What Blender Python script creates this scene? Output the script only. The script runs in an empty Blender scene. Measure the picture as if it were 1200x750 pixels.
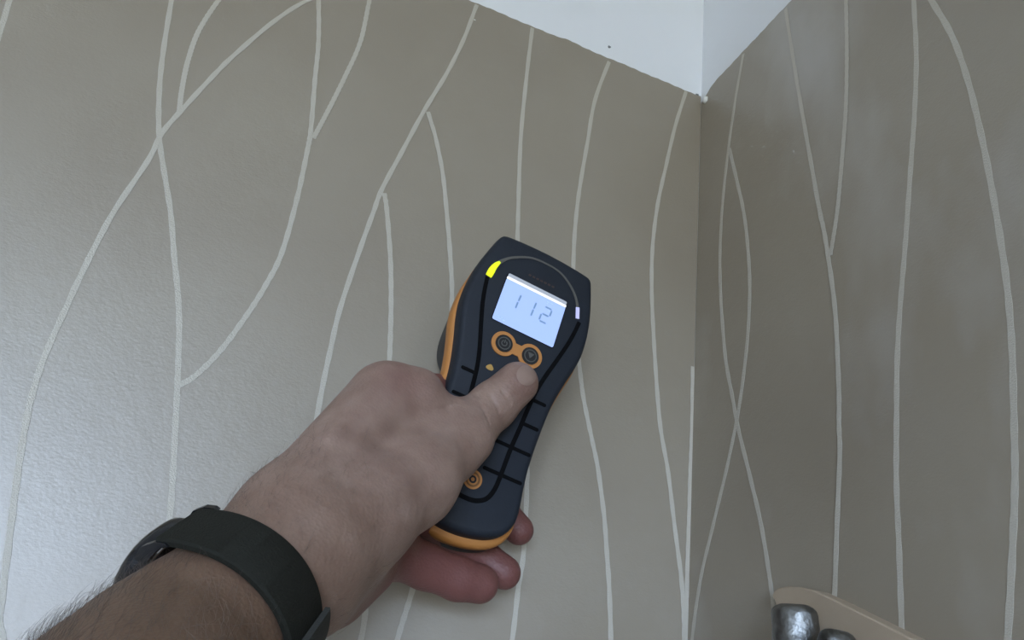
import bpy, bmesh, math, random
import numpy as np
from mathutils import Vector, Matrix
from mathutils.bvhtree import BVHTree

random.seed(7); RNG = np.random.default_rng(7)
scene = bpy.context.scene
COL = scene.collection

# ------------------------------------------------------------------ camera
F_PX = 900.0                       # focal length for a 1200 x 750 frame
PAPER_TOP = 2.20                   # height at which the wallpaper stops
D_WALL = 0.40                      # camera to the wall with the meter
ROT = np.array([[.91970141, -.27056615, -.28450531],
                [-.37155337, -.36562342, -.85338597],
                [.12687555, .89056918, -.43679414]])
CAM = np.array([-.26404, -D_WALL, PAPER_TOP - .44486])
cam_d = bpy.data.cameras.new('camera'); cam = bpy.data.objects.new('camera', cam_d)
COL.objects.link(cam); scene.camera = cam
cam_d.sensor_width = 36.0; cam_d.lens = F_PX / 1200 * 36; cam_d.clip_start = 0.005
m = Matrix(ROT.tolist()).to_4x4(); m.translation = Vector(CAM); cam.matrix_world = m

# ------------------------------------------------------------------ daylight
ROOM_X, ROOM_Y, ROOM_Z = 2.7, 3.1, 2.52
WIN = (-2.00, -0.62, 0.95, 2.24)   # x0, x1, z0, z1 of the window behind the camera
world = bpy.data.worlds.new('overcast_sky'); scene.world = world; world.use_nodes = True
nt = world.node_tree; nt.nodes.clear()
wo = nt.nodes.new('ShaderNodeOutputWorld'); bg = nt.nodes.new('ShaderNodeBackground')
tc = nt.nodes.new('ShaderNodeTexCoord'); sp = nt.nodes.new('ShaderNodeSeparateXYZ')
rp = nt.nodes.new('ShaderNodeValToRGB')
rp.color_ramp.elements[0].position = 0.47; rp.color_ramp.elements[0].color = (.16, .17, .16, 1)
rp.color_ramp.elements[1].position = 0.53; rp.color_ramp.elements[1].color = (.49, .67, 1, 1)
mm = nt.nodes.new('ShaderNodeMath'); mm.operation = 'MULTIPLY_ADD'; mm.inputs[1].default_value = .5; mm.inputs[2].default_value = .5
nt.links.new(tc.outputs['Generated'], sp.inputs[0]); nt.links.new(sp.outputs['Z'], mm.inputs[0])
nt.links.new(mm.outputs[0], rp.inputs[0]); nt.links.new(rp.outputs[0], bg.inputs['Color'])
bg.inputs['Strength'].default_value = 22.0
nt.links.new(bg.outputs[0], wo.inputs[0])
pl = bpy.data.lights.new('window_portal', 'AREA'); pl.shape = 'RECTANGLE'
pl.size = WIN[1] - WIN[0]; pl.size_y = WIN[3] - WIN[2]; pl.cycles.is_portal = True
po = bpy.data.objects.new('window_portal', pl); COL.objects.link(po)
po.location = ((WIN[0] + WIN[1]) / 2, -ROOM_Y - .12, (WIN[2] + WIN[3]) / 2); po.rotation_euler = (math.radians(90), 0, 0)

vs = scene.view_settings
vs.view_transform = 'Standard'; vs.look = 'None'; vs.gamma = 1.0; vs.use_curve_mapping = False
vs.exposure = 1.42
scene.cycles.use_denoising = True

# ------------------------------------------------------------------ helpers
def srgb(r, g, b):
    f = lambda c: (c / 255 / 12.92) if c <= 10 else ((c / 255 + .055) / 1.055) ** 2.4
    return (f(r), f(g), f(b), 1)

def mat(name, color, rough=.6, metal=0., spec=.5, emit=None, estr=0., bump=None, mottling=None, coat=0.):
    """bump = list of (scale, strength, distance); mottling = (scale, colour2, low, high)"""
    M = bpy.data.materials.new(name); M.use_nodes = True
    n = M.node_tree; P = n.nodes['Principled BSDF']
    P.inputs['Base Color'].default_value = color; P.inputs['Roughness'].default_value = rough
    P.inputs['Metallic'].default_value = metal; P.inputs['Specular IOR Level'].default_value = spec
    P.inputs['Coat Weight'].default_value = coat
    if emit: P.inputs['Emission Color'].default_value = emit; P.inputs['Emission Strength'].default_value = estr
    co = n.nodes.new('ShaderNodeTexCoord')
    if mottling:
        s, c2, lo, hi = mottling
        t = n.nodes.new('ShaderNodeTexNoise'); t.inputs['Scale'].default_value = s; t.inputs['Detail'].default_value = 5
        n.links.new(co.outputs['Object'], t.inputs['Vector'])
        r = n.nodes.new('ShaderNodeValToRGB'); r.color_ramp.elements[0].position = lo; r.color_ramp.elements[1].position = hi
        r.color_ramp.elements[0].color = color; r.color_ramp.elements[1].color = c2
        n.links.new(t.outputs['Fac'], r.inputs[0]); n.links.new(r.outputs[0], P.inputs['Base Color'])
    prev = None
    for (s, st, di) in (bump or []):
        t = n.nodes.new('ShaderNodeTexNoise'); t.inputs['Scale'].default_value = s; t.inputs['Detail'].default_value = 3
        n.links.new(co.outputs['Object'], t.inputs['Vector'])
        b = n.nodes.new('ShaderNodeBump'); b.inputs['Strength'].default_value = st; b.inputs['Distance'].default_value = di
        n.links.new(t.outputs['Fac'], b.inputs['Height'])
        if prev: n.links.new(prev.outputs[0], b.inputs['Normal'])
        prev = b
    if prev: n.links.new(prev.outputs[0], P.inputs['Normal'])
    return M

def mesh_obj(name, verts, faces, material, parent=None, smooth=False, matrix=None, sharp=None):
    me = bpy.data.meshes.new(name)
    me.from_pydata([tuple(map(float, v)) for v in verts], [], faces)
    bm = bmesh.new(); bm.from_mesh(me); bmesh.ops.recalc_face_normals(bm, faces=bm.faces); bm.to_mesh(me); bm.free()
    if smooth:
        me.polygons.foreach_set('use_smooth', [True] * len(me.polygons))
        if sharp: me.set_sharp_from_angle(angle=math.radians(sharp))
    o = bpy.data.objects.new(name, me); COL.objects.link(o)
    if material: me.materials.append(material)
    if parent: o.parent = parent
    if matrix is not None: o.matrix_world = matrix
    return o

def empty(name, matrix):
    o = bpy.data.objects.new(name, None); COL.objects.link(o); o.empty_display_size = .02; o.matrix_world = matrix
    return o

def tag(o, label=None, cat=None, group=None, kind=None):
    for k, v in (('label', label), ('category', cat), ('group', group), ('kind', kind)):
        if v: o[k] = v
    return o

def box(x0, x1, y0, y1, z0, z1):
    v = [(x, y, z) for x in (x0, x1) for y in (y0, y1) for z in (z0, z1)]
    f = [(0, 1, 3, 2), (4, 6, 7, 5), (0, 4, 5, 1), (2, 3, 7, 6), (0, 2, 6, 4), (1, 5, 7, 3)]
    return v, f

def boxes(*bs):
    V, Fc = [], []
    for b in bs:
        v, f = box(*b); n = len(V); V += v; Fc += [tuple(i + n for i in q) for q in f]
    return V, Fc

def catmull(pts, n):
    P = [np.array(p, float) for p in pts]
    P = [2 * P[0] - P[1]] + P + [2 * P[-1] - P[-2]]
    out = []; segs = len(P) - 3
    for k in range(n):
        t = k / (n - 1) * segs; i = min(int(t), segs - 1); t -= i
        a, b, c, d = P[i:i + 4]
        out.append(.5 * ((2 * b) + (-a + c) * t + (2 * a - 5 * b + 4 * c - d) * t * t + (-a + 3 * b - 3 * c + d) * t ** 3))
    return np.array(out)

def ribbon2d(pts, width, h, z0=0.):
    """flat strip in a plane (2D points), 'h' proud of z0; width may be a list"""
    pts = np.array(pts, float); n = len(pts)
    w = np.broadcast_to(np.array(width, float), (n,)) / 2
    t = np.gradient(pts, axis=0); t /= np.linalg.norm(t, axis=1)[:, None] + 1e-12
    nn = np.stack([-t[:, 1], t[:, 0]], 1)
    a, b = pts + nn * w[:, None], pts - nn * w[:, None]
    V = []; Fc = []
    for i in range(n):
        V += [(a[i, 0], a[i, 1], z0), (a[i, 0], a[i, 1], z0 + h), (b[i, 0], b[i, 1], z0 + h), (b[i, 0], b[i, 1], z0)]
    for i in range(n - 1):
        for k in range(3):
            p = 4 * i + k; Fc.append((p, p + 1, p + 5, p + 4))
    Fc += [(0, 1, 2, 3), (4 * n - 1, 4 * n - 2, 4 * n - 3, 4 * n - 4)]
    return V, Fc

def ray_of(px, py):
    return ROT @ np.array([(px - 600) / F_PX, -(py - 375) / F_PX, -1.])
def at(px, py, depth):                     # a point at that depth from the camera
    return CAM + ray_of(px, py) * depth
def on_left(px, py, d=0.):                 # a point d in front of the left wall (plane y = 0)
    r = ray_of(px, py); return CAM + r * ((-d - CAM[1]) / r[1])
def on_right(px, py, d=0.):                # a point d in front of the right wall (plane x = 0)
    r = ray_of(px, py); return CAM + r * ((-d - CAM[0]) / r[0])

# ------------------------------------------------------------------ materials of the room
M_white = mat('white_emulsion', (.80, .81, .82, 1), .75, bump=[(90, .12, .002), (14, .1, .004)], mottling=(9, (.74, .76, .78, 1), .5, .75))
M_ceil = mat('ceiling_paint', (.82, .82, .82, 1), .8)
M_floor = mat('floor_carpet', (.25, .22, .19, 1), .9, bump=[(300, .5, .004)])
M_plain = mat('plain_wall_paint', (.46, .44, .40, 1), .7)
M_frame = mat('window_paint', (.8, .8, .8, 1), .4)
M_line = mat('glitter_print', srgb(188, 181, 167), .5, spec=.42, bump=[(1500, .45, .0008)])
M_batten = mat('beige_gloss_paint', srgb(172, 154, 132), .6, spec=.3, bump=[(120, .15, .002)])
M_metal = mat('scuffed_metal', (.24, .24, .23, 1), .45, metal=1., bump=[(120, .45, .003), (420, .3, .001)], mottling=(90, (.10, .10, .095, 1), .42, .66))

def wallpaper_material(name, smears):
    M = bpy.data.materials.new(name); M.use_nodes = True
    n = M.node_tree; P = n.nodes['Principled BSDF']; L = n.links.new
    co = n.nodes.new('ShaderNodeTexCoord')
    def noise(scale, detail=4, stretch=None):
        t = n.nodes.new('ShaderNodeTexNoise'); t.inputs['Scale'].default_value = scale; t.inputs['Detail'].default_value = detail
        src = co.outputs['Object']
        if stretch:
            mp = n.nodes.new('ShaderNodeMapping'); mp.inputs['Scale'].default_value = stretch; L(src, mp.inputs[0]); src = mp.outputs[0]
        L(src, t.inputs['Vector']); return t
    r = n.nodes.new('ShaderNodeValToRGB')
    r.color_ramp.elements[0].position = .35; r.color_ramp.elements[0].color = srgb(145, 134, 117)
    r.color_ramp.elements[1].position = .7; r.color_ramp.elements[1].color = srgb(153, 143, 126)
    L(noise(7).outputs['Fac'], r.inputs[0]); base = r.outputs[0]
    rough = n.nodes.new('ShaderNodeMapRange'); rough.inputs[3].default_value = .44; rough.inputs[4].default_value = .36
    L(noise(11, 5).outputs['Fac'], rough.inputs[0])
    if smears:                                   # chalky dried damp marks on the paper
        nz = noise(9, 4, (1, 1.0, .55)); rr = n.nodes.new('ShaderNodeValToRGB')
        rr.color_ramp.elements[0].position = .52; rr.color_ramp.elements[1].position = .70
        rr.color_ramp.elements[0].color = (0, 0, 0, 1); rr.color_ramp.elements[1].color = (.42, .42, .42, 1)
        L(nz.outputs['Fac'], rr.inputs[0])
        mx = n.nodes.new('ShaderNodeMixRGB'); mx.inputs[2].default_value = srgb(196, 194, 190)
        L(rr.outputs[0], mx.inputs[0]); L(base, mx.inputs[1]); base = mx.outputs[0]
    L(base, P.inputs['Base Color']); L(rough.outputs[0], P.inputs['Roughness'])
    P.inputs['Metallic'].default_value = .05; P.inputs['Specular IOR Level'].default_value = .85
    b1 = n.nodes.new('ShaderNodeBump'); b1.inputs['Strength'].default_value = .13; b1.inputs['Distance'].default_value = .0008
    L(noise(650, 3, (1, 1, 1.6)).outputs['Fac'], b1.inputs['Height'])
    b2 = n.nodes.new('ShaderNodeBump'); b2.inputs['Strength'].default_value = .07; b2.inputs['Distance'].default_value = .002
    L(noise(130, 5).outputs['Fac'], b2.inputs['Height']); L(b1.outputs[0], b2.inputs['Normal'])
    L(b2.outputs[0], P.inputs['Normal'])
    return M
M_paper_l = wallpaper_material('pearl_wallpaper', False)
M_paper_r = wallpaper_material('pearl_wallpaper_marked', True)

# ------------------------------------------------------------------ the room
def struct(name, vf, material):
    return tag(mesh_obj(name, vf[0], vf[1], material), kind='structure')
X0, Y0, T = -ROOM_X, -ROOM_Y, .12
wall_left = struct('wall_left', box(X0 - T, T, 0, T, 0, ROOM_Z), M_white)
tag(wall_left, 'wall papered in pearl beige with pale wavy lines, white above')
wall_right = struct('wall_right', box(0, T, Y0 - T, 0, 0, ROOM_Z), M_white)
tag(wall_right, 'shaded wall right of the corner with chalky marks on its paper')
wall_side = struct('wall_side', box(X0 - T, X0, Y0 - T, 0, 0, ROOM_Z), M_plain)
wx0, wx1, wz0, wz1 = WIN
wall_back = struct('wall_back', boxes((X0, wx0, Y0 - T, Y0, 0, ROOM_Z), (wx1, 0, Y0 - T, Y0, 0, ROOM_Z),
                                      (wx0, wx1, Y0 - T, Y0, 0, wz0), (wx0, wx1, Y0 - T, Y0, wz1, ROOM_Z)), M_plain)
floor = struct('floor', box(X0 - T, T, Y0 - T, T, -.1, 0), M_floor)
ceiling = struct('ceiling', box(X0 - T, T, Y0 - T, T, ROOM_Z, ROOM_Z + .1), M_ceil)
fr = .06; xm = (wx0 + wx1) / 2; ya, yb = Y0 - .10, Y0 - .05
window = struct('window_1', boxes((wx0, wx1, ya, yb, wz0, wz0 + fr), (wx0, wx1, ya, yb, wz1 - fr, wz1), (wx0, wx0 + fr, ya, yb, wz0 + fr, wz1 - fr),
                                  (wx1 - fr, wx1, ya, yb, wz0 + fr, wz1 - fr), (xm - .03, xm + .03, ya, yb, wz0 + fr, wz1 - fr)), M_frame)
Mg = bpy.data.materials.new('window_glass'); Mg.use_nodes = True
n = Mg.node_tree; n.nodes.clear()
go = n.nodes.new('ShaderNodeOutputMaterial'); gm = n.nodes.new('ShaderNodeMixShader'); gt = n.nodes.new('ShaderNodeBsdfTransparent')
gg = n.nodes.new('ShaderNodeBsdfGlossy'); gg.inputs['Roughness'].default_value = .02; gm.inputs[0].default_value = .06
n.links.new(gt.outputs[0], gm.inputs[1]); n.links.new(gg.outputs[0], gm.inputs[2]); n.links.new(gm.outputs[0], go.inputs[0])
for (a, b) in ((wx0 + fr, xm - .03), (xm + .03, wx1 - fr)):
    v, f = box(a, b, Y0 - .078, Y0 - .074, wz0 + fr, wz1 - fr); mesh_obj('pane', v, f, Mg, window)
v, f = box(wx0 - .04, wx1 + .04, Y0 - .05, Y0 + .14, wz0 - .03, wz0); mesh_obj('window_sill', v, f, M_frame, window)

# wallpaper sheets: real thickness, hand-trimmed top edge
def jitter(s):
    return 0.00015 * math.sin(s * 61) + .0002 * math.sin(s * 173 + 1) + .0003 * math.sin(s * 631 + 2)
def paper(name, horiz, material, parent, top):
    PT = .0007; cols = sorted(set([-2.6 + .1 * k for k in range(20)] + [round(-.7 + .003 * k, 4) for k in range(234)] + [-.0008]))
    V, Fc = [], []
    for s in cols:
        dz, lift = top(s); zt = PAPER_TOP + dz
        for z, off in ((.1, PT), (zt - .25, PT), (zt - .02, PT), (zt - .006, PT + lift * .4), (zt, PT + lift), (zt, lift * .9 + .0001)):
            V.append(horiz(s, off, z))
    n = 6
    for i in range(len(cols) - 1):
        for k in range(n - 1):
            p = i * n + k; Fc.append((p, p + 1, p + n + 1, p + n))
    return mesh_obj(name, V, Fc, material, parent, smooth=True, sharp=40)
def top_left(s):
    lift = .0016 * math.exp(-((s + 0.118) / .009) ** 2)
    return jitter(s) - .002, lift
def top_right(s):
    return jitter(s + 3) - .001 - .007 * math.exp(-(s / .012) ** 2), 0.0
paper_left = paper('wallpaper', lambda s, o, z: (s, -o, z), M_paper_l, wall_left, top_left)
paper_right = paper('wallpaper', lambda s, o, z: (-o, s, z), M_paper_r, wall_right, top_right)

# the wavy printed lines, followed on each wall
LEFT = [
 [(30,-50),(12,0),(3,30),(-12,75),(-40,140)],
 [(205,-35),(201,0),(193,50),(188,90),(186,130),(187,165),(192,200),(200,250),(204,300),(208,340),(210,380),(209,420),(208,450),(206,490),(204,530),(201,583),(196,640),(190,720),(186,800)],
 [(285,-35),(257,0),(233,37),(220,73),(213,107),(210,133)],
 [(430,-30),(363,0),(320,27),(273,67),(247,93),(213,130),(190,157),(173,190),(133,250),(100,313),(77,363),(53,417),(38,463),(28,510),(19,570),(10,640),(0,720),(-12,800)],
 [(371,-60),(373,0),(373,50),(369,93),(364,153),(360,177),(348,233),(330,297),(310,337),(287,373),(257,413),(230,440),(214,450),(207,453)],
 [(442,-40),(433,0),(422,50),(403,93),(383,133),(367,163)],
 [(562,0),(557,10),(543,47),(523,87),(497,130),(470,180),(447,223),(437,250),(420,297),(398,363),(387,410),(377,457),(368,510),(360,580),(358,660),(362,760)],
 [(501,132),(510,163),(518,203),(523,250),(527,300),(529,340),(528,390),(524,460),(514,550),(500,625),(484,687),(474,720),(465,750),(450,810)],
 [(450,227),(453,247),(457,300),(458,350),(457,400),(455,440),(450,520),(440,600),(428,680),(420,760)],
 [(623,37),(617,87),(610,160),(607,240),(606,290),(608,350),(612,440),(616,520),(617,567),(613,647),(607,687),(600,747),(590,810)],
 [(713,74),(697,117),(688,167),(680,213),(675,250),(672,290),(671,340),(673,390),(678,426),(682,460),(688,492),(694,520),(700,550),(707,603),(710,643),(713,687),(715,747),(715,810)],
 [(802,112),(791,147),(780,194),(770,240),(764,290),(763,340),(765,390),(768,440),(773,500),(782,553),(790,620),(797,673),(800,713),(801,747),(800,800)],
 [(811,430),(810,507),(808,557),(806.5,610),(804.5,667),(802.5,747),(801,800)]]
RIGHT = [
 [(871,72),(863,117),(855,173),(849,227),(846,270),(845,317),(847,367),(852,423),(860,467),(866,500),(880,557),(893,613),(903,673),(909,720),(914,780)],
 [(856,175),(865,213),(873,250),(878,293),(880,337),(878,390),(872,447),(865,492),(853,550),(837,617),(825,667),(818,707),(813,747),(809,790)],
 [(922,10),(930,63),(940,123),(950,180),(962,247),(967,270),(973,307),(980,360),(983,410),(985,463),(985,497),(986,533),(983,610),(980,697),(976,780)],
 [(992,-70),(993,0),(994,57),(993,123),(988,193),(983,247),(975,300)],
 [(1068,-100),(1072,0),(1075,67),(1073,133),(1070,177),(1065,247),(1062,290),(1057,350),(1053,417),(1052,497),(1052,567),(1055,640),(1058,730),(1060,800)],
 [(1040,-80),(1068,-40),(1092,0),(1117,43),(1137,100),(1153,167),(1167,240),(1180,323),(1187,400),(1190,497),(1191,567),(1188,650),(1183,747),(1178,820)]]
def wavy(pts2, parent, horiz, width):
    pts2 = [np.array(q, float) for q in pts2]
    if PAPER_TOP - .025 < pts2[0][1] < PAPER_TOP: pts2[0] = pts2[0] + (pts2[0] - pts2[1]) * .25     # runs on to the trimmed edge
    e = pts2[-1]
    if PAPER_TOP - .6 < e[1] < PAPER_TOP - .33:                       # and on down the wall
        for q in range(1, 9): pts2.append(e + np.array([.016 * (math.sin(q * 1.1 + wavy.k) - math.sin(wavy.k)), -.09 * q]))
    pts2 = catmull(pts2, 420)
    pts2 = pts2[pts2[:, 1] < PAPER_TOP - .0030]
    w = width * (1 + .08 * np.sin(np.arange(len(pts2)) * .6))
    wavy.k += 1
    V, Fc = ribbon2d(pts2, w, .0002, .0006 + .00004 * (wavy.k % 9))
    V = [horiz(a, c, b) for a, b, c in V]
    return mesh_obj('printed_line', V, Fc, M_line, parent)
wavy.k = 0
hl = lambda s, o, z: (s, -o, z)
hr = lambda s, o, z: (-o, s, z)
for pl_ in LEFT:
    wavy([on_left(*p)[[0, 2]] for p in pl_], paper_left, hl, .0028)
for pl_ in RIGHT:
    wavy([on_right(*p)[[1, 2]] for p in pl_], paper_right, hr, .0028)
for k in range(18):                                  # the pattern goes on along both walls
    for par, h, s0 in ((paper_left, hl, -.53), (paper_right, hr, -.262)):
        s = s0 - k * .062; a = random.uniform(0, 6); zb = random.choice([.9, 1.0, 1.1])
        wavy([(s + .022 * math.sin(a + q * 1.3), PAPER_TOP - .004 - q * (PAPER_TOP - zb) / 12) for q in range(13)], par, h, .0028)
def fleck(p, r, nrm, material, parent, name):
    bm = bmesh.new(); bmesh.ops.create_icosphere(bm, subdivisions=2, radius=r)
    for v in bm.verts: v.co *= random.uniform(.75, 1.2)
    V = [np.array(v.co) * (1 - .5 * np.abs(nrm)) + p for v in bm.verts]; Fc = [tuple(x.index for x in f.verts) for f in bm.faces]; bm.free()
    return mesh_obj(name, V, Fc, material, parent, smooth=True)
M_fleck = mat('filler', (.78, .77, .72, 1), .8); M_speck_shade = mat('dark_speck_and_shade', (.2, .2, .2, 1), .8)  # dark tone shared by the speck and the painted gap shadow
fleck(on_left(555.5, 24), .0018, np.array([0, 1, 0]), M_fleck, wall_left, 'paint_fleck')
fleck(on_right(827, 117, .001), .0032, np.array([.5, .5, 0]), M_fleck, wall_right, 'filler_blob')
fleck(on_left(714, 55), .0013, np.array([0, 1, 0]), M_speck_shade, wall_left, 'speck_and_gap_shade')
fleck(on_left(817, 111.5), .0016, np.array([.3, .3, .8]), M_speck_shade, wall_left, 'speck_and_gap_shade')  # dark blob standing in for the shadow in the paper gap at the corner

# ------------------------------------------------------------------ moisture meter
TILT = math.radians(-10.6); cT, sT = math.cos(TILT), math.sin(TILT)
FACE_D = .055                                    # front face to wall
oc = CAM + np.array([.12447, D_WALL - FACE_D, .18525])          # middle of the display
VB = .126                                        # display centre above the base of the meter
base = oc - VB * np.array([-sT, 0, cT])
Mm = Matrix(((cT, -sT, 0, base[0]), (0, 0, -1, base[1]), (sT, cT, 0, base[2]), (0, 0, 0, 1)))
meter = empty('moisture_meter', Mm)
tag(meter, 'dark handheld moisture meter with orange rim and lit display reading 112', 'moisture meter')
def mpart(name, V, Fc, material, parent=None, **k):          # V in millimetres, display centre = origin
    V = [(x / 1000, y / 1000 + VB, z / 1000) for x, y, z in V]
    return mesh_obj(name, V, Fc, material, parent or meter, **k)

M_shell = mat('charcoal_rubber', (.014, .018, .026, 1), .6, spec=.3, bump=[(900, .15, .0006)])
M_back = mat('black_plastic', (.010, .011, .014, 1), .5)
M_black = mat('black_inlay', (.0015, .0015, .002, 1), .8, spec=.12)
M_orange = mat('orange_rubber', srgb(186, 124, 62), .55, bump=[(900, .15, .0006)])
M_guide = mat('light_guide', (.10, .095, .085, 1), .35)
M_led = mat('lit_yellow_led', (.4, .5, .02, 1), .4, emit=(.62, .74, .0, 1), estr=.40)
M_ledw = mat('pale_led', (.5, .5, .7, 1), .4, emit=(.42, .40, .78, 1), estr=0.233)
M_lcd = mat('backlit_lcd', (.10, .14, .22, 1), .3, emit=(.36, .50, .95, 1), estr=0.390)
M_edge = mat('backlight_edge', (.5, .5, .5, 1), .3, emit=(.95, .98, 1, 1), estr=0.424)
M_bezel = mat('clear_bezel', (.3, .32, .34, 1), .3, emit=(.42, .45, .55, 1), estr=0.191)
M_seg = mat('lcd_segment', (.10, .17, .26, 1), .4, emit=(.20, .34, .60, 1), estr=0.212)
M_segf = mat('lcd_segment_faint', (.2, .28, .4, 1), .4, emit=(.30, .42, .74, 1), estr=0.339)
M_btn = mat('button_rubber', (.008, .008, .009, 1), .4)
M_icon = mat('button_icon', (.09, .09, .085, 1), .5)
M_gold = mat('gold_print', srgb(200, 160, 90), .4, metal=.5)
M_red = mat('dim_red_print', (.05, .022, .018, 1), .5)

prof = [(37.0, 28.2), (33, 29.6), (27, 31.3), (19, 33.4), (11, 35.0), (3, 35.9), (-4, 36.1), (-12, 35.7), (-21, 33.8), (-28, 31.8), (-35, 30.0), (-42, 28.5), (-49, 27.4),
        (-61, 26.5), (-72, 26.0), (-82, 25.9), (-92, 26.7), (-100, 27.8), (-105, 28.0), (-109, 27.6), (-112.5, 26.2), (-116, 23.5), (-119, 18.5), (-121, 12), (-122.1, 5)]
half = [(hw, v) for v, hw in prof]
top = [(-20, 38.0), (-10, 38.7), (0, 39.0), (10, 38.7), (20, 38.0)]
loop = [(-28.2, 37.0)] + top + half + [(0, -122.3)] + [(-a, b) for a, b in reversed(half[1:])]
loop = np.array(loop, float)
def resample(P, n):
    Q = np.vstack([P, P[:1]]); s = np.r_[0, np.cumsum(np.linalg.norm(np.diff(Q, axis=0), axis=1))]
    t = np.linspace(0, s[-1], n, endpoint=False)
    return np.stack([np.interp(t, s, Q[:, 0]), np.interp(t, s, Q[:, 1])], 1)
NL = 220
loop = resample(loop, NL)
for _ in range(2): loop = .5 * loop + .25 * (np.roll(loop, 1, 0) + np.roll(loop, -1, 0))
tg = np.roll(loop, -1, 0) - np.roll(loop, 1, 0); tg /= np.linalg.norm(tg, axis=1)[:, None]
nin = np.stack([tg[:, 1], -tg[:, 0]], 1)          # clockwise loop: right of travel is inwards
for _ in range(3): nin = nin + np.roll(nin, 1, 0) + np.roll(nin, -1, 0); nin /= np.linalg.norm(nin, axis=1)[:, None]
def loft(levels, cap0=True, cap1=True, sel=None, pts=None, nrm=None):
    pts = loop if pts is None else pts; nrm = nin if nrm is None else nrm
    V, Fc = [], []; N = len(pts)
    for ins, w in levels:
        ins = np.broadcast_to(np.asarray(ins, float), (N,))
        p = pts + nrm * ins[:, None]; V += [(a, b, w) for a, b in p]
    for l in range(len(levels) - 1):
        for i in range(N):
            j = (i + 1) % N
            if sel is not None and not sel[i]: continue
            Fc.append((l * N + i, l * N + j, (l + 1) * N + j, (l + 1) * N + i))
    if cap0: Fc.append(tuple(range(N)))
    if cap1: Fc.append(tuple((len(levels) - 1) * N + i for i in range(N)))
    return V, Fc
V, Fc = loft([(3.2, 0), (1.8, -.35), (.7, -1.1), (0, -2.6), (-.4, -6), (-.5, -9), (.5, -9.2)], True, False)
shell = mpart('front_shell', V, Fc, M_shell, smooth=True, sharp=50)
foot = np.clip((-104 - loop[:, 1]) / 14, 0, 1)
bulge = np.clip((12 - loop[:, 1]) / 30, .0, 1.) + .9 * foot
V, Fc = loft([(-.3, -8.9), (-.4 - 1.1 * bulge, -9.3), (-.4 - 1.9 * bulge, -11), (-.4 - 2.1 * bulge, -14), (-.4 - 2.0 * bulge, -17.2), (1., -17.6)], False, False, sel=loop[:, 1] < 16)
rim = mpart('orange_rim', V, Fc, M_orange, smooth=True, sharp=50); tag(rim, 'orange rubber rim')
V, Fc = loft([(-.3, -8.9), (-.4, -9.3), (-.4, -16.4), (1, -16.8)], False, False, sel=loop[:, 1] >= 15)
mpart('head_band', V, Fc, M_shell, smooth=True, sharp=50)
V, Fc = loft([(-.2 - .8 * bulge - 1.8 * foot, -17.2), (.0 - .8 * bulge - 3.2 * foot, -22), (1.2 - 5.8 * foot, -25.5), (5 - 4 * foot, -26.8), (9, -27)], True, True)
mpart('back_shell', V, Fc, M_back, smooth=True, sharp=50)
a = np.linspace(0, 2 * np.pi, 72, endpoint=False)
se = np.stack([-np.sign(np.cos(a)) * np.abs(np.cos(a)) ** .6 * 32.5, np.sign(np.sin(a)) * np.abs(np.sin(a)) ** .7 * 30 - 8.], 1)
sn = -se / np.linalg.norm(se - np.array([0, -8]), axis=1)[:, None]
V, Fc = loft([(1, -26), (0, -30), (0, -49), (2, -53), (5, -54.0)], True, True, pts=se, nrm=sn)
mpart('sensor_head', V, Fc, M_back, smooth=True, sharp=50)

gl = [(-28.3, 7), (-27.2, -1), (-25.6, -9), (-22.6, -20), (-19.4, -31), (-17.0, -41), (-15.6, -52), (-14.6, -64), (-13.4, -76), (-12.8, -90), (-12.0, -98), (-9.6, -103.6), (-5, -106.4), (0, -107)]
gpts = catmull(gl + [(-a_, b_) for a_, b_ in reversed(gl[:-1])], 150)
V, Fc = ribbon2d(gpts, 2.3, .25, -.05); mpart('face_groove', V, Fc, M_black)
arc = catmull([(-27.9, 7.5), (-26.7, 14.6), (-23.4, 20.6), (-18.5, 25.3), (-9.5, 30.2), (0, 31.4), (9.5, 30.2), (18.2, 24.6), (23.8, 17.2), (26.6, 8.4)], 100)
V, Fc = ribbon2d(arc, np.interp(np.arange(100), [0, 15, 28, 60, 90, 99], [2.2, 2.4, 1.5, 1.0, 1.5, 2.0]), .35, -.05); guide = mpart('light_guide', V, Fc, M_guide)
V, Fc = ribbon2d(arc[:19], np.interp(np.arange(19), [0, 1, 6, 14, 18], [3.2, 3.6, 3.8, 2.6, 1.3]), .7, -.05)
tag(mpart('status_light', V, Fc, M_led, guide), 'glowing yellow status light')
V, Fc = ribbon2d(arc[91:], 2.0, .6, -.05); mpart('pale_light', V, Fc, M_ledw, guide)

def rrect(x0, x1, y0, y1, r, n=6):
    P = []
    for cx, cy, a0 in ((x1 - r, y1 - r, 0), (x0 + r, y1 - r, 90), (x0 + r, y0 + r, 180), (x1 - r, y0 + r, 270)):
        for k in range(n + 1):
            t = math.radians(a0 + 90 * k / n); P.append((cx + r * math.cos(t), cy + r * math.sin(t)))
    return P
def prism(P, z0, z1):
    N = len(P); V = [(x, y, z0) for x, y in P] + [(x, y, z1) for x, y in P]
    return V, [tuple(range(N)), tuple(range(N, 2 * N))] + [(i, (i + 1) % N, N + (i + 1) % N, N + i) for i in range(N)]
V, Fc = prism(rrect(-18.6, 18.6, -15.0, 15.0, 1.3), -.2, .25); mpart('display_surround', V, Fc, M_black)
V, Fc = prism(rrect(-18.2, 18.2, -14.7, 11.4, .9), -.2, .4); lcd = tag(mpart('display', V, Fc, M_lcd), 'pale blue backlit display')
V, Fc = prism(rrect(-18.2, 18.2, 11.3, 12.7, .3), -.2, .5); mpart('backlight_edge', V, Fc, M_edge, lcd)
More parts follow.
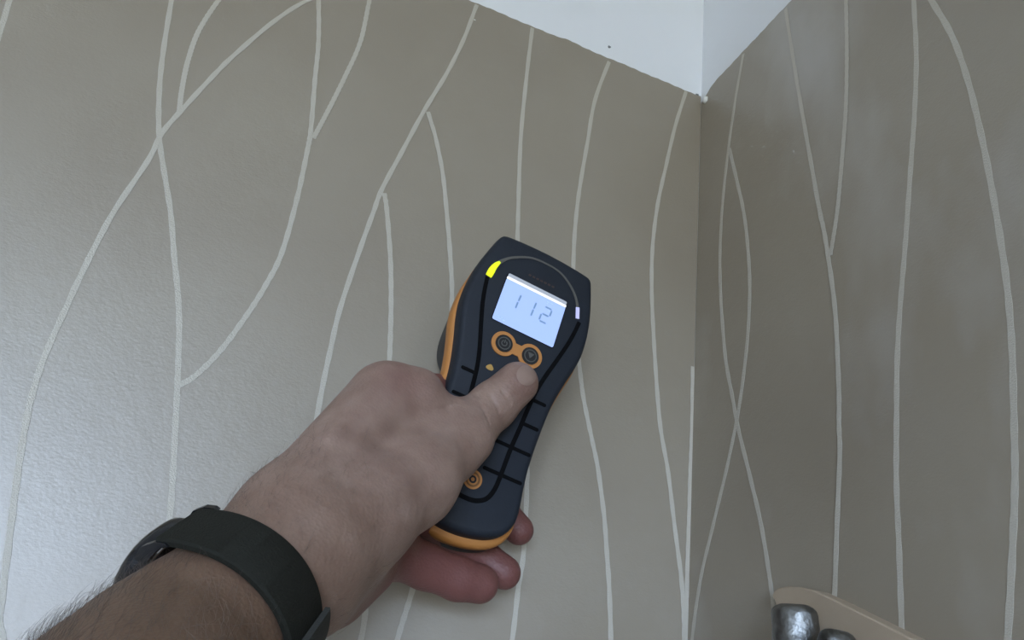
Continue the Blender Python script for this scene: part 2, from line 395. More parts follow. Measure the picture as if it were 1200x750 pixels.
V, Fc = prism(rrect(-18.0, 18.0, 12.7, 14.8, .8), -.2, .6); mpart('clear_bezel', V, Fc, M_bezel, lcd)
def seg(x0, y0, x1, y1, w=.85):
    p0, p1 = np.array([x0, y0]), np.array([x1, y1]); t = (p1 - p0) / np.linalg.norm(p1 - p0); nn = np.array([-t[1], t[0]]) * w / 2
    P = [p0, p0 + t * w / 2 + nn, p1 - t * w / 2 + nn, p1, p1 - t * w / 2 - nn, p0 + t * w / 2 - nn]
    return prism([tuple(q) for q in P], .38, .46)
def segs(lst, w=.85):
    V, Fc = [], []
    for s_ in lst:
        v, f = seg(*s_, w=w); n_ = len(V); V += v; Fc += [tuple(i + n_ for i in q) for q in f]
    return V, Fc
for name, lst in (('digit_one', [(-8.2, -3.2, -8.0, 1.2), (-7.95, 1.5, -7.6, 5.8)]), ('digit_one', [(1.1, -3.2, 1.35, 1.2), (1.4, 1.5, 1.7, 5.8)]),
                  ('digit_two', [(7.0, 6.0, 11.2, 6.0), (11.35, 5.7, 11.1, 1.6), (10.8, 1.3, 6.6, 1.3), (6.3, 1.0, 6.1, -3.1), (6.4, -3.4, 10.5, -3.4)])):
    V, Fc = segs(lst, 1.0); mpart(name, V, Fc, M_seg, lcd)
V, Fc = segs([(-16.4, -11.9, -14.6, -11.9), (-16.6, -12.9, -13.2, -12.9), (-14, -11.9, -12.9, -11.9), (-12.8, -12.9, -11.2, -12.9)], .6); mpart('display_symbol', V, Fc, M_segf, lcd)
V, Fc = segs([(7.0, 9.4, 8.6, 9.4), (9.2, 9.4, 10.8, 9.4), (7.0, 8.3, 8.2, 8.3)], .5); mpart('display_symbol', V, Fc, M_segf, lcd)
for x_ in (-6.6, -4.2, -1.8, .6, 3.0, 5.4, 7.8):
    V, Fc = prism(rrect(x_ - .8, x_ + .8, 19.3, 20.5, .3, 2), -.05, .1); mpart('printed_letter', V, Fc, M_red)

def ring(cx, cy, r0, r1, z0, z1, n=40, a0=0, a1=360):
    V, Fc = [], []; full = a1 - a0 >= 360; cnt = n if full else n + 1
    for k in range(cnt):
        t = math.radians(a0 + (a1 - a0) * k / n); c, s = math.cos(t), math.sin(t)
        V += [(cx + r0 * c, cy + r0 * s, z0), (cx + r0 * c, cy + r0 * s, z1), (cx + r1 * c, cy + r1 * s, z1), (cx + r1 * c, cy + r1 * s, z0)]
    for k in range(n):
        for q in range(4):
            p, r = 4 * k, 4 * ((k + 1) % cnt); Fc.append((p + q, p + (q + 1) % 4, r + (q + 1) % 4, r + q))
    return V, Fc
def fig8():                                             # orange surround joining both buttons
    P = []; c = 7.7; R = 6.8
    for k in range(41): t = math.radians(28 + (332 - 28) * k / 40); P.append((-c + R * math.cos(t), -25.3 + R * math.sin(t)))
    for k in range(41): t = math.radians(-152 + 304 * k / 40); P.append((c + R * math.cos(t), -25.3 + R * math.sin(t)))
    return P
V, Fc = prism(fig8(), -.1, .7); sur = mpart('button_surround', V, Fc, M_orange); tag(sur, 'orange figure-eight button surround')
for cx in (-7.7, 7.7):
    P = [(cx + 4.7 * math.cos(2 * math.pi * k / 36), -25.3 + 4.7 * math.sin(2 * math.pi * k / 36)) for k in range(36)]
    V, Fc = prism(P, .2, 1.3); b = mpart('button', V, Fc, M_btn)
    V, Fc = ring(cx, -25.3, 3.0, 3.5, 1.25, 1.4); mpart('button_ring', V, Fc, M_icon, b)
    if cx < 0:
        V, Fc = ring(cx, -25.3, 1.2, 1.7, 1.25, 1.45, 24, 120, 420); mpart('power_symbol', V, Fc, M_icon, b)
        V, Fc = prism(rrect(cx - .25, cx + .25, -25.2, -23.2, .1, 2), 1.25, 1.45); mpart('power_symbol', V, Fc, M_icon, b)
    else:
        V, Fc = prism([(cx - 1.8, -23.8), (cx + 1.8, -23.8), (cx, -26.9)], 1.25, 1.45); mpart('arrow_symbol', V, Fc, M_icon, b)
P = [(-10.3 + 1.9 * math.cos(t) * (1 - .45 * math.sin(t)), -40.6 + 1.6 * math.sin(t)) for t in np.linspace(0, 2 * math.pi, 20, endpoint=False)]
V, Fc = prism(P, -.05, .3); mpart('gold_symbol', V, Fc, M_gold)
for r0, r1 in ((3.7, 4.7), (1.9, 2.7), (0.1, .9)):
    V, Fc = ring(0.3, -97.5, r0, r1, -.05, .25, 36); mpart('orange_roundel', V, Fc, M_orange)
V, Fc = ring(0.3, -97.5, 2.7, 3.7, -.05, .15, 36); mpart('roundel_field', V, Fc, mat('amber_print', srgb(120, 78, 30), .5))
for v_, u0 in ((-47, 16), (-61, 15), (-75, 4.5), (-90, 3)):
    for s_ in (-1, 1):
        V, Fc = prism([(s_ * x, y) for x, y in rrect(u0, 24.3, v_ - .95, v_ + .95, .9, 4)], -.05, .22); mpart('grip_slot', V, Fc, M_black)

# ------------------------------------------------------------------ left hand and forearm, one continuous surface
VOX = .0010
caps_palm = [  # (p0, r0, p1, r1, blend) in pixel, pixel, depth and millimetres
 ((60, 1100, .135), 37, (145, 900, .185), 32, 12), ((145, 900, .185), 32, (242, 741, .234), 24, 12), ((60, 1010, .150), 33, (174, 786, .215), 25, 10),
 ((242, 741, .234), 24, (293, 685, .255), 22, 10), ((293, 685, .255), 22, (345, 618, .280), 21, 10),
 ((345, 612, .280), 20, (452, 470, .345), 17.6, 12), ((350, 640, .285), 19, (466, 525, .352), 14.5, 12),
 ((355, 665, .283), 18, (460, 580, .352), 14, 12), ((362, 692, .275), 17, (446, 642, .340), 14, 10),
 ((368, 642, .270), 20, (425, 603, .296), 19, 12), ((425, 603, .296), 19, (482, 563, .322), 18.3, 10),
 ((482, 563, .322), 18.3, (550, 500, .361), 12.6, 9), ((550, 500, .361), 12.4, (577, 476, .372), 11.4, 5),
 ((577, 476, .372), 11.4, (606, 449, .3805), 10.7, 4), ((445, 500, .338), 15, (520, 488, .352), 9.5, 9),
 ((462, 470, .345), 15, (488, 464, .348), 13, 6), ((548, 515, .351), 12.2, (530, 530, .343), 13, 4), ((392, 692, .288), 12.5, (426, 660, .316), 13, 5)]
def fin(px, py, d):                                    # a point d off the wall behind the meter
    return on_left(px, py, d)
A = lambda q: at(*q)
fingers = [
 [(A((452, 468, .345)), 14), (fin(510, 462, .036), 10), (fin(545, 470, .0175), 9.2), (fin(575, 482, .0155), 8.2)],
 [(A((470, 525, .352)), 12), (fin(545, 560, .020), 10.0), (fin(585, 598, .0165), 9.0), (fin(608, 621, .018), 7.9)],
 [(A((462, 582, .352)), 12), (fin(525, 625, .024), 10.0), (fin(565, 655, .019), 9.2), (fin(591, 671, .024), 8.4)],
 [(A((448, 640, .340)), 12), (fin(498, 664, .042), 10.0), (fin(536, 678, .038), 9.8), (fin(562, 684, .037), 9.2)]]
prims = [(A(a_), r0 / 1000, A(b_), r1 / 1000, k / 1000) for a_, r0, b_, r1, k in caps_palm]
allp = [p[0] for p in prims] + [p[2] for p in prims] + [p for f_ in fingers for p, r in f_]
lo = np.min(allp, 0) - .045; hi = np.max(allp, 0) + .045
dims = np.ceil((hi - lo) / VOX).astype(int) + 1
ax = [lo[i] + VOX * np.arange(dims[i]) for i in range(3)]
def cap_into(G, p0, r0, p1, r1, k):
    pad = max(r0, r1) + max(k, 0) + 4 * VOX
    i0 = np.maximum(((np.minimum(p0, p1) - pad - lo) / VOX).astype(int), 0)
    i1 = np.minimum(((np.maximum(p0, p1) + pad - lo) / VOX).astype(int) + 2, dims)
    sl = tuple(slice(a_, b_) for a_, b_ in zip(i0, i1))
    x = ax[0][sl[0]][:, None, None]; y = ax[1][sl[1]][None, :, None]; z = ax[2][sl[2]][None, None, :]
    d = p1 - p0; L2 = d @ d
    t = np.clip(((x - p0[0]) * d[0] + (y - p0[1]) * d[1] + (z - p0[2]) * d[2]) / L2, 0, 1).astype(np.float32)
    s = np.sqrt((x - p0[0] - t * d[0]) ** 2 + (y - p0[1] - t * d[1]) ** 2 + (z - p0[2] - t * d[2]) ** 2).astype(np.float32) - (r0 + t * (r1 - r0))
    g = G[sl]
    if k > 0:
        h = np.maximum(k - np.abs(g - s), 0) / k; G[sl] = np.minimum(g, s) - h * h * k * .25
    else:
        G[sl] = np.minimum(g, s)
G = np.full(dims, .05, np.float32)
for p0, r0, p1, r1, k in prims: cap_into(G, p0, r0, p1, r1, k)
GF = np.full(dims, .05, np.float32)
for f_ in fingers:
    G1 = np.full(dims, .05, np.float32)
    for (p0, r0), (p1, r1) in zip(f_[:-1], f_[1:]): cap_into(G1, p0, r0 / 1000, p1, r1 / 1000, .003)
    GF = np.minimum(GF, G1)
k = .006; h = np.maximum(k - np.abs(G - GF), 0) / k
G = np.minimum(G, GF) - h * h * k * .25

def carve(p0, p1, r, depth, k=.0015):                  # a soft skin crease
    H = np.full(dims, .05, np.float32); cap_into(H, p0, r, p1, r, 0)
    global G
    G = np.maximum(G, np.where(H < .01, -(H) , -1.) ) if depth is None else np.where(H < r * 2, G + depth * np.clip(1 - (H + r) / (r * 2.2), 0, 1) ** 2, G)

def nets(G):
    S = G < 0
    c = S[:-1, :-1, :-1].astype(np.int8)
    tot = np.zeros([d - 1 for d in G.shape], np.int8)
    for dx in (0, 1):
        for dy in (0, 1):
            for dz in (0, 1):
                tot += S[dx:G.shape[0] - 1 + dx, dy:G.shape[1] - 1 + dy, dz:G.shape[2] - 1 + dz]
    act = (tot > 0) & (tot < 8); idx = -np.ones(act.shape, np.int64); cells = np.argwhere(act); idx[act] = np.arange(len(cells))
    acc = np.zeros((len(cells), 3)); cnt = np.zeros(len(cells))
    corners = [np.array(c_) for c_ in np.ndindex(2, 2, 2)]
    for a_ in corners:
        for ax_ in range(3):
            if a_[ax_]: continue
            b_ = a_.copy(); b_[ax_] = 1
            ga = G[tuple((cells + a_).T)]; gb = G[tuple((cells + b_).T)]
            cr = (ga < 0) != (gb < 0); t = np.where(cr, ga / np.where(cr, ga - gb, 1), 0)
            acc[cr] += a_ + t[cr, None] * (b_ - a_); cnt[cr] += 1
    V = lo + VOX * (cells + acc / cnt[:, None])
    quads = []
    for ax_ in range(3):
        o1, o2 = [(1, 2), (2, 0), (0, 1)][ax_]
        sa = [slice(None)] * 3; sb = [slice(None)] * 3; sa[ax_] = slice(0, -1); sb[ax_] = slice(1, None)
        e = np.argwhere(S[tuple(sa)] != S[tuple(sb)])
        e = e[(e[:, o1] > 0) & (e[:, o2] > 0) & (e[:, o1] < G.shape[o1] - 1) & (e[:, o2] < G.shape[o2] - 1)]
        u = np.zeros(3, int); u[o1] = 1; w = np.zeros(3, int); w[o2] = 1
        q = np.stack([idx[tuple((e - u - w).T)], idx[tuple((e - w).T)], idx[tuple(e.T)], idx[tuple((e - u).T)]], 1)
        inside = S[tuple(e.T)]
        q[~inside] = q[~inside][:, ::-1]
        quads.append(q)
    return V, np.vstack(quads)
# creases over the thumb joint and between thumb and hand
def crease(a_, b_, r=.0011, depth=.0011):
    carve(np.array(a_), np.array(b_), r, depth)
HV, HF = nets(G)
HF = HF[(HF >= 0).all(1)]
e0 = np.r_[HF[:, 0], HF[:, 1], HF[:, 2], HF[:, 3]]; e1 = np.r_[HF[:, 1], HF[:, 2], HF[:, 3], HF[:, 0]]
deg = np.bincount(e0, minlength=len(HV)) + np.bincount(e1, minlength=len(HV))
def lap(V):
    S = np.stack([np.bincount(e0, V[e1, i], len(V)) + np.bincount(e1, V[e0, i], len(V)) for i in range(3)], 1)
    return S / np.maximum(deg, 1)[:, None]
for _ in range(4): HV = .5 * HV + .5 * lap(HV)

def seg_dist(P, a_, b_):
    d = b_ - a_; t = np.clip(((P - a_) @ d) / (d @ d), 0, 1); return np.linalg.norm(P - a_ - t[:, None] * d, axis=1)
# gentle tendon / knuckle relief
VN = np.zeros_like(HV); fn = np.cross(HV[HF[:, 2]] - HV[HF[:, 0]], HV[HF[:, 3]] - HV[HF[:, 1]])
for i in range(4): np.add.at(VN, HF[:, i], fn)
VN /= np.linalg.norm(VN, axis=1)[:, None] + 1e-12
toc = (CAM - HV); toc /= np.linalg.norm(toc, axis=1)[:, None]
def line_relief(a_, b_, width, amp):
    global HV
    d = seg_dist(HV, np.array(a_), np.array(b_)); HV = HV + VN * (amp * np.exp(-(d / width) ** 2))[:, None]
me = bpy.data.meshes.new('left_hand')
bvh = None
def rebuild():
    global bvh
    bvh = BVHTree.FromPolygons([tuple(v) for v in HV], [tuple(map(int, q)) for q in HF])
rebuild()
def skin_at(px, py):
    r = ray_of(px, py); hit = bvh.ray_cast(Vector(CAM), Vector(r).normalized())
    return (np.array(hit[0]), np.array(hit[1])) if hit[0] else (None, None)
def relief_px(pts, width, amp):
    P = [skin_at(*p)[0] for p in pts]; P = [p for p in P if p is not None]
    for a_, b_ in zip(P[:-1], P[1:]): line_relief(a_, b_, width, amp)
relief_px([(566, 452), (577, 468), (585, 482)], .0010, -.0007)       # thumb joint creases
relief_px([(578, 446), (590, 460), (598, 474)], .0009, -.0005)
relief_px([(557, 462), (566, 478), (574, 496)], .0010, -.0005)
relief_px([(400, 560), (450, 520), (500, 500)], .0060, -.0010)       # hollow between thumb and index bones
relief_px([(430, 590), (480, 550), (530, 515)], .0050, .0008)
relief_px([(330, 570), (390, 510), (440, 450)], .0040, .0007)        # tendon
relief_px([(536, 470), (524, 478), (505, 480)], .0015, -.0006)
rebuild()

# skin colour: rosier on fingers and palm
fd = np.full(len(HV), 1.)
for f_ in fingers:
    for (p0, r0), (p1, r1) in zip(f_[:-1], f_[1:]): fd = np.minimum(fd, seg_dist(HV, p0, p1) - r1 / 1000)
hy0, hy1 = A((385, 705, .288)), A((448, 655, .338))
fd = np.minimum(fd, seg_dist(HV, hy0, hy1) - .013)
rosy = np.clip(1 - (fd - .001) / .005, 0, 1)
rosy[(toc * VN).sum(1) < -2] = 0
kn = A((478, 440, .33)); rosy = np.maximum(rosy, .35 * np.exp(-(np.linalg.norm(HV - kn, axis=1) / .016) ** 2))
tip = A((618, 450, .37)); rosy = np.maximum(rosy, .30 * np.exp(-(np.linalg.norm(HV - tip, axis=1) / .010) ** 2))
wr0 = A((245, 735, .236)); arm_dir = A((345, 618, .280)) - A((145, 900, .185)); arm_dir /= np.linalg.norm(arm_dir)
along = (HV - wr0) @ arm_dir
tan = np.clip((-along + .07) / .085, 0, 1)

me.from_pydata([tuple(v) for v in HV], [], [tuple(map(int, q)) for q in HF])
me.polygons.foreach_set('use_smooth', [True] * len(me.polygons))
ca = me.attributes.new('skin_tone', 'FLOAT_COLOR', 'POINT')
ca.data.foreach_set('color', np.stack([rosy, tan, np.zeros_like(rosy), np.ones_like(rosy)], 1).astype(np.float32).ravel())
M_skin = bpy.data.materials.new('skin'); M_skin.use_nodes = True
n = M_skin.node_tree; P = n.nodes['Principled BSDF']; L = n.links.new
co = n.nodes.new('ShaderNodeTexCoord'); at_ = n.nodes.new('ShaderNodeAttribute'); at_.attribute_name = 'skin_tone'
sx = n.nodes.new('ShaderNodeSeparateColor'); L(at_.outputs['Color'], sx.inputs[0])
def nz(s, d=4):
    t = n.nodes.new('ShaderNodeTexNoise'); t.inputs['Scale'].default_value = s; t.inputs['Detail'].default_value = d; L(co.outputs['Object'], t.inputs['Vector']); return t
r = n.nodes.new('ShaderNodeValToRGB'); r.color_ramp.elements[0].position = .35; r.color_ramp.elements[1].position = .68
r.color_ramp.elements[0].color = srgb(131, 104, 91); r.color_ramp.elements[1].color = srgb(151, 125, 111)
L(nz(70, 5).outputs['Fac'], r.inputs[0])
m1 = n.nodes.new('ShaderNodeMixRGB'); m1.inputs[2].default_value = srgb(116, 72, 66); L(sx.outputs[0], m1.inputs[0]); L(r.outputs[0], m1.inputs[1])
m2 = n.nodes.new('ShaderNodeMixRGB'); m2.inputs[2].default_value = srgb(112, 86, 67); L(sx.outputs[1], m2.inputs[0]); L(m1.outputs[0], m2.inputs[1])
L(m2.outputs[0], P.inputs['Base Color']); P.inputs['Roughness'].default_value = .55
P.inputs['Subsurface Weight'].default_value = .12; P.inputs['Subsurface Radius'].default_value = (.004, .0015, .0008); P.inputs['Subsurface Scale'].default_value = 1.
b1 = n.nodes.new('ShaderNodeBump'); b1.inputs['Strength'].default_value = .35; b1.inputs['Distance'].default_value = .0012; L(nz(160, 4).outputs['Fac'], b1.inputs['Height'])
vo = n.nodes.new('ShaderNodeTexVoronoi'); vo.inputs['Scale'].default_value = 750; L(co.outputs['Object'], vo.inputs['Vector'])
b2 = n.nodes.new('ShaderNodeBump'); b2.inputs['Strength'].default_value = .3; b2.inputs['Distance'].default_value = .0005; L(vo.outputs['Distance'], b2.inputs['Height']); L(b1.outputs[0], b2.inputs['Normal'])
L(b2.outputs[0], P.inputs['Normal'])
me.materials.append(M_skin)
hand = bpy.data.objects.new('person', me); COL.objects.link(hand)
tag(hand, 'left hand and hairy forearm reaching in to hold the dark meter', 'person')

# thumbnail: a curved plate laid on the thumb tip
tdir = A((606, 449, .3805)) - A((577, 476, .372)); tdir /= np.linalg.norm(tdir)
c0, n0 = skin_at(618, 439)
side = np.cross(tdir, n0); side /= np.linalg.norm(side); ndir = np.cross(side, tdir)
V = []; Fc = []; NA, NB = 11, 11
for i in range(NA):
    for j in range(NB):
        u_ = -1 + 2 * i / (NA - 1); v_ = -1 + 2 * j / (NB - 1)
        uu = u_ * math.sqrt(1 - v_ * v_ / 2); vv = v_ * math.sqrt(1 - u_ * u_ / 2)
        s0 = c0 + side * uu * .0050 + tdir * vv * .0062 + ndir * .02
        hit = bvh.ray_cast(Vector(s0), Vector(-ndir)); q = np.array(hit[0]) if hit[0] else s0 - ndir * .02
        V.append(q + ndir * (.00035 - .0006 * max(0, max(abs(u_), abs(v_)) - .85)))
for i in range(NA - 1):
    for j in range(NB - 1): q = i * NB + j; Fc.append((q, q + 1, q + NB + 1, q + NB))
nail = mesh_obj('thumbnail', V, Fc, mat('nail', srgb(143, 118, 105), .45), hand, smooth=True)

# ------------------------------------------------------------------ wristwatch
TW = math.radians(9)
ringc = A((256, 734, .238)) + arm_dir * .004
aw = arm_dir
vdir = -ray_of(247, 736); vdir /= np.linalg.norm(vdir)
e_right = np.cross(aw, vdir); e_right /= np.linalg.norm(e_right)         # across the arm
sgn = 1 if (ROT.T @ e_right)[0] > 0 else -1
aw = arm_dir * math.cos(TW) + e_right * sgn * math.sin(TW)                  # the strap sits a little askew
e_right = e_right * math.cos(TW) - arm_dir * sgn * math.sin(TW)
e_top = np.cross(e_right, aw)                                              # facing the camera
NT = 96; SW = .0215
def arm_radius(off, th):
    d = e_right * math.cos(th) + e_top * math.sin(th); c = ringc + aw * off
    hit = bvh.ray_cast(Vector(c + d * .08), Vector(-d)); return .08 - hit[3] if hit[0] else .027
offs = np.linspace(-SW / 2, SW / 2, 9)
RAD = np.array([[arm_radius(o_, 2 * math.pi * k / NT) for k in range(NT)] for o_ in offs])
for _ in range(6): RAD = .5 * RAD + .25 * (np.roll(RAD, 1, 1) + np.roll(RAD, -1, 1))
RAD[:] = .35 * RAD.max(0) + .65 * RAD
def ring_pt(off, th, lift):
    i = np.clip((off + SW / 2) / SW * 8, 0, 8); i0 = int(min(i, 7)); fi = i - i0
    kf = (th / (2 * math.pi) * NT) % NT; k0 = int(kf) % NT; k1 = (k0 + 1) % NT; fk = kf - int(kf)
    R = (1 - fi) * ((1 - fk) * RAD[i0, k0] + fk * RAD[i0, k1]) + fi * ((1 - fk) * RAD[i0 + 1, k0] + fk * RAD[i0 + 1, k1])
    return ringc + aw * off + (e_right * math.cos(th) + e_top * math.sin(th)) * (R + lift)
watch = empty('wristwatch', Matrix.Translation(Vector(ringc)))
tag(watch, 'black watch with dark olive strap worn on the wrist', 'watch')
M_strap = mat('olive_black_strap', (.015, .015, .011, 1), .8, spec=.2, bump=[(1400, .5, .0006)])
M_tail = mat('grey_strap_tail', (.045, .045, .04, 1), .8, spec=.2, bump=[(1400, .5, .0006)])
M_case = mat('black_case', (.010, .010, .012, 1), .25)
M_glass = mat('dark_watch_glass', (.004, .004, .006, 1), .06, coat=.6)
M_chrome = mat('polished_steel', (.75, .75, .75, 1), .18, metal=1.)
M_hole = mat('strap_hole', (.002, .002, .002, 1), .9)
inv = np.array(ringc)
def wpart(name, V, Fc, material, parent=None, **k):
    return mesh_obj(name, [np.array(v) - inv for v in V], Fc, material, parent or watch, **k)
def band(t0, t1, w0, w1, lift, thick, n_=80, edge=.0006):
    V, Fc = [], []; prof_ = [(-1, 0), (-1, .7), (-.93, 1), (.93, 1), (1, .7), (1, 0)]
    full = abs(t1 - t0) >= 2 * math.pi - 1e-6; cnt = n_ if full else n_ + 1
    for i in range(cnt):
        th = t0 + (t1 - t0) * i / n_; w = w0 + (w1 - w0) * i / n_
        lf = lift(i / n_) if callable(lift) else lift
        for x, y in prof_: V.append(ring_pt(x * w / 2, th, lf + y * thick))
    m_ = len(prof_)
    for i in range(n_):
        j = (i + 1) % cnt
        for q in range(m_): Fc.append((i * m_ + q, i * m_ + (q + 1) % m_, j * m_ + (q + 1) % m_, j * m_ + q))
    if not full: Fc += [tuple(range(m_)), tuple((cnt - 1) * m_ + q for q in range(m_))]
    return V, Fc
def th_px(px, py):                                       # angle on the wrist that faces a point of the picture
    r = ray_of(px, py); p = CAM + r * (np.linalg.norm(ringc - CAM) / np.linalg.norm(r)); d = p - ringc
    return math.atan2(d @ e_top, d @ e_right)

def wrist_coord(px, py):
    p, _ = skin_at(px, py); d = p - ringc
    return d @ aw, math.atan2(d @ e_top, d @ e_right)
WT = math.radians(90 + 94 * sgn)                       # middle of the watch case
HALF = .60                                              # half the angle the case covers
lift_f = lambda t: .0006 + .0035 * (math.exp(-t / .06) + math.exp(-(1 - t) / .06))
V, Fc = band(WT + HALF, WT - HALF + 2 * math.pi, SW, SW, lift_f, .0023)
strap = wpart('strap', V, Fc, M_strap, smooth=True, sharp=40)
for px, py in ((328, 680), (339, 700)):
    o_, t_ = wrist_coord(px, py); c = ring_pt(o_, t_, .0028); c2 = ring_pt(o_, t_, .0031)
    nd = (c2 - c) / np.linalg.norm(c2 - c); tx = np.cross(nd, aw); tx /= np.linalg.norm(tx)
    V = [c + nd * h_ + (tx * math.cos(q) + aw * math.sin(q)) * .0012 for h_ in (-.001, .0003) for q in np.linspace(0, 2 * math.pi, 16, endpoint=False)]
    wpart('strap_hole', V, [tuple(range(16)), tuple(range(16, 32))] + [(q, (q + 1) % 16, 16 + (q + 1) % 16, 16 + q) for q in range(16)], M_hole, strap)
o_, tt = wrist_coord(352, 728)
V, Fc = band(tt, tt - 1.5 * sgn, SW + .002, SW + .002, lambda t: .0030, .0022, 40)
tail = tag(wpart('strap_tail', V, Fc, M_tail, smooth=True, sharp=40), 'grey overlapping end of the strap')
c = ring_pt(.001, tt - .22 * sgn, .0050); nd = c - (ringc + aw * .001); nd /= np.linalg.norm(nd); tx = np.cross(nd, aw)
def lathe(c, nd, tx, ty, prof_, n_=24):
    V = [c + nd * h_ + (tx * math.cos(q) + ty * math.sin(q)) * r_ for r_, h_ in prof_ for q in np.linspace(0, 2 * math.pi, n_, endpoint=False)]
    Fc = [(l * n_ + q, l * n_ + (q + 1) % n_, (l + 1) * n_ + (q + 1) % n_, (l + 1) * n_ + q) for l in range(len(prof_) - 1) for q in range(n_)]
    return V, Fc + [tuple(range(n_)), tuple((len(prof_) - 1) * n_ + q for q in range(n_))]
V, Fc = lathe(c, nd, tx, aw, [(.0018, -.001), (.0019, .0006), (.0012, .0012), (.0002, .0014)]); wpart('strap_stud', V, Fc, M_chrome, tail, smooth=True)
nd = e_right * math.cos(WT) + e_top * math.sin(WT); td = np.cross(nd, aw); td /= np.linalg.norm(td)
CS = .74
wc = ring_pt(-.0005, WT, .0) + aw * .0015 - nd * .0022
def squircle(prof_, n_=72):
    V = []
    for r_, h_ in prof_:
        for q in np.linspace(0, 2 * math.pi, n_, endpoint=False):
            cq, sq = math.cos(q), math.sin(q)
            V.append(wc + nd * h_ + td * np.sign(cq) * abs(cq) ** .8 * r_ * CS + aw * np.sign(sq) * abs(sq) ** .8 * r_ * CS)
    Fc = [(l * n_ + q, l * n_ + (q + 1) % n_, (l + 1) * n_ + (q + 1) % n_, (l + 1) * n_ + q) for l in range(len(prof_) - 1) for q in range(n_)]
    return V, Fc + [tuple(range(n_)), tuple((len(prof_) - 1) * n_ + q for q in range(n_))]
V, Fc = squircle([(.0150, -.001), (.0178, .0008), (.0185, .0025), (.0185, .0062), (.0178, .0072)]); case = wpart('case', V, Fc, M_case, smooth=True, sharp=40)
V, Fc = squircle([(.0179, .0010), (.0187, .0013), (.0187, .0017), (.0182, .0020)]); wpart('steel_rim', V, Fc, M_chrome, case, smooth=True, sharp=40)
V, Fc = squircle([(.0176, .0068), (.0172, .0080), (.0150, .0090), (.0100, .0096), (.004, .0098)]); wpart('watch_glass', V, Fc, M_glass, case, smooth=True, sharp=60)
for st in (-1, 1):
    for sa in (-1, 1):
        a0 = aw * sa * (SW / 2 + .0009)
        V = []
        for d_, h_, hh in ((.009, .0036, .0022), (.0145, .0032, .0020), (.0185, .0012, .0014), (.0205, -.0012, .0008)):
            for da in (-.0010, .0010):
                for dh in (-1, 1): V.append(wc + a0 + aw * da + td * st * d_ + nd * (h_ + dh * hh))
        Fc = [(0, 1, 3, 2), (12, 13, 15, 14)]
        for l in range(3):
            b_ = 4 * l; Fc += [(b_, b_ + 1, b_ + 5, b_ + 4), (b_ + 2, b_ + 3, b_ + 7, b_ + 6), (b_, b_ + 2, b_ + 6, b_ + 4), (b_ + 1, b_ + 3, b_ + 7, b_ + 5)]
        wpart('lug', V, Fc, M_case, case)

# ------------------------------------------------------------------ arm hair
M_hair = mat('arm_hair', (.07, .05, .036, 1), .5)
areas = along.copy()
fwd = HV @ arm_dir
keep = (rosy < .3) & (along < .085) & (along > -.11)
w = np.where(along < .012, 1.0, np.clip(.9 - (along - .012) / .09, .04, 1)) * keep
facing = (VN * toc).sum(1); w = w * np.clip(1.1 - np.abs(facing) * .35, 0, 1)
lat = VN @ (-e_right * sgn); w = w * np.clip(.45 + .75 * lat, .08, 1.2)
w = w * ((np.abs((HV - ringc) @ aw) > SW / 2 + .0015) | (along > .05))
ids = RNG.choice(len(HV), size=4500, p=w / w.sum(), replace=True)
V, Fc = [], []
for i in ids:
    p = HV[i] + RNG.normal(0, .0005, 3); nrm = VN[i]
    lean = arm_dir * RNG.uniform(.5, 1.0) + np.cross(nrm, arm_dir) * RNG.normal(.25, .35)
    lean -= nrm * (lean @ nrm) * .7; lean /= np.linalg.norm(lean)
    ln = RNG.uniform(.004, .011) * (1. if along[i] < .02 else .6); r0 = RNG.uniform(.000028, .00005)
    up = RNG.uniform(.25, .8); sx_ = np.cross(lean, nrm); b0 = len(V); K = 5
    curl = RNG.normal(0, .3)
    for k_ in range(K):
        t = k_ / (K - 1); c = p - nrm * .0003 + lean * ln * t + nrm * ln * up * (t - .55 * t * t) + sx_ * ln * curl * t * t
        rr = r0 * (1 - .75 * t)
        for q in (0, 2.09, 4.19): V.append(c + (nrm * math.cos(q) + sx_ * math.sin(q)) * rr)
    for k_ in range(K - 1):
        for q in range(3): Fc.append((b0 + 3 * k_ + q, b0 + 3 * k_ + (q + 1) % 3, b0 + 3 * k_ + 3 + (q + 1) % 3, b0 + 3 * k_ + 3 + q))
hair = bpy.data.meshes.new('arm_hair'); hair.from_pydata([tuple(v) for v in V], [], Fc); hair.materials.append(M_hair)
ho = bpy.data.objects.new('arm_hair', hair); COL.objects.link(ho); ho.parent = hand; tag(ho, kind='stuff')

# ------------------------------------------------------------------ bracket on the right wall
bo = on_right(931, 730, .02)
br = empty('wall_bracket', Matrix.Translation(Vector(on_right(960, 760, 0))))
tag(br, 'beige rail with rounded end and scuffed metal barrels, low in the corner', 'bracket')
binv = np.array(br.matrix_world.translation)
def bpart(name, V, Fc, material, **k): return mesh_obj(name, [np.array(v) - binv for v in V], Fc, material, br, **k)
edge_px = [(907, 704), (904.5, 698), (906, 693), (911, 689), (920, 687), (935, 687.5), (952, 691), (980, 704), (1020, 724), (1060, 744), (1110, 769), (1180, 804),
           (1160, 850), (1090, 818), (1030, 790), (980, 765), (940, 745), (915, 725)]
PR = .010
Pp = [on_right(px, py, PR) for px, py in edge_px]
Nn = len(Pp); cen = np.mean(Pp, 0)
V = [p.copy() for p in Pp] + [cen + (p - cen) * 1.0 + np.array([.0025, 0, 0]) for p in Pp]
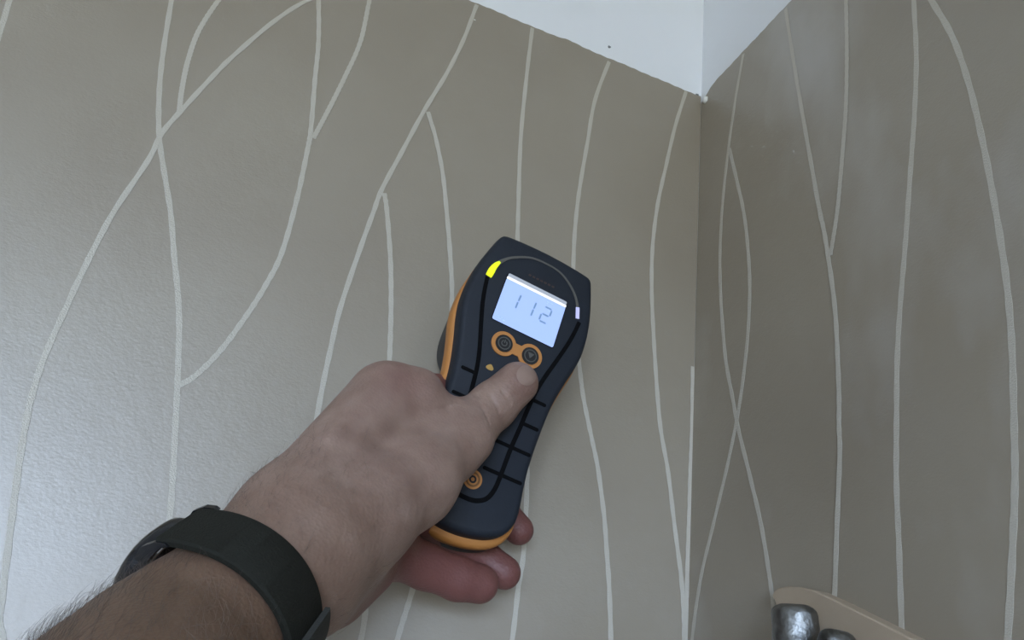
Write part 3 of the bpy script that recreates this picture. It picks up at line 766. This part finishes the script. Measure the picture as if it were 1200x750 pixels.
V = [np.array([-.0008, p[1], p[2]]) for p in Pp] + [np.array([-PR + .0007, p[1], p[2]]) for p in Pp]
inner = []
for i, p in enumerate(Pp):
    t = Pp[(i + 1) % Nn] - Pp[i - 1]; t /= np.linalg.norm(t); nn = np.cross(t, np.array([1., 0, 0]))
    if nn @ (cen - p) < 0: nn = -nn
    inner.append(np.array([-PR, *(p + nn * .0007)[1:]]))
V += inner
Fc = [tuple(range(2 * Nn, 3 * Nn))] + [(l * Nn + i, l * Nn + (i + 1) % Nn, (l + 1) * Nn + (i + 1) % Nn, (l + 1) * Nn + i) for l in range(2) for i in range(Nn)]
bpart('rail', V, Fc, M_batten, smooth=True, sharp=35)
def barrel(px, py_top, rpx, d, dome, seed, wob):
    c = on_right(px, py_top, d); depth = -(ROT.T @ (c - CAM))[2]; R = rpx * depth / F_PX
    rg = np.random.default_rng(seed); n_ = 44
    prof_ = [(.02, 0), (.35, -.02), (.62, -.10 * dome), (.82, -.28 * dome), (.94, -.52 * dome), (1., -.85 * dome)] + [(1., -.85 * dome - .22 * k_) for k_ in range(1, 22)]
    V, Fc = [], []
    ph = rg.uniform(0, 6, 6)
    for li, (r_, h_) in enumerate(prof_):
        for q in range(n_):
            t = 2 * math.pi * q / n_
            f_ = 1 + wob * (.5 * math.sin(3 * t + ph[0] + h_ * 2) + .35 * math.sin(7 * t + ph[1] - h_ * 5) + .3 * math.sin(h_ * 11 + ph[2]) + rg.normal(0, .25))
            V.append(c + np.array([math.cos(t) * r_ * f_, math.sin(t) * r_ * f_, h_ + wob * .6 * math.sin(2 * t + ph[3])]) * R)
    for l in range(len(prof_) - 1):
        for q in range(n_): Fc.append((l * n_ + q, l * n_ + (q + 1) % n_, (l + 1) * n_ + (q + 1) % n_, (l + 1) * n_ + q))
    Fc += [tuple(range(n_)), tuple((len(prof_) - 1) * n_ + q for q in range(n_))]
    bpart('metal_barrel', V, Fc, M_metal, smooth=True)
barrel(931, 708, 26, .0245, .55, 3, .03)
barrel(979, 738, 21, .0225, .7, 5, .06)
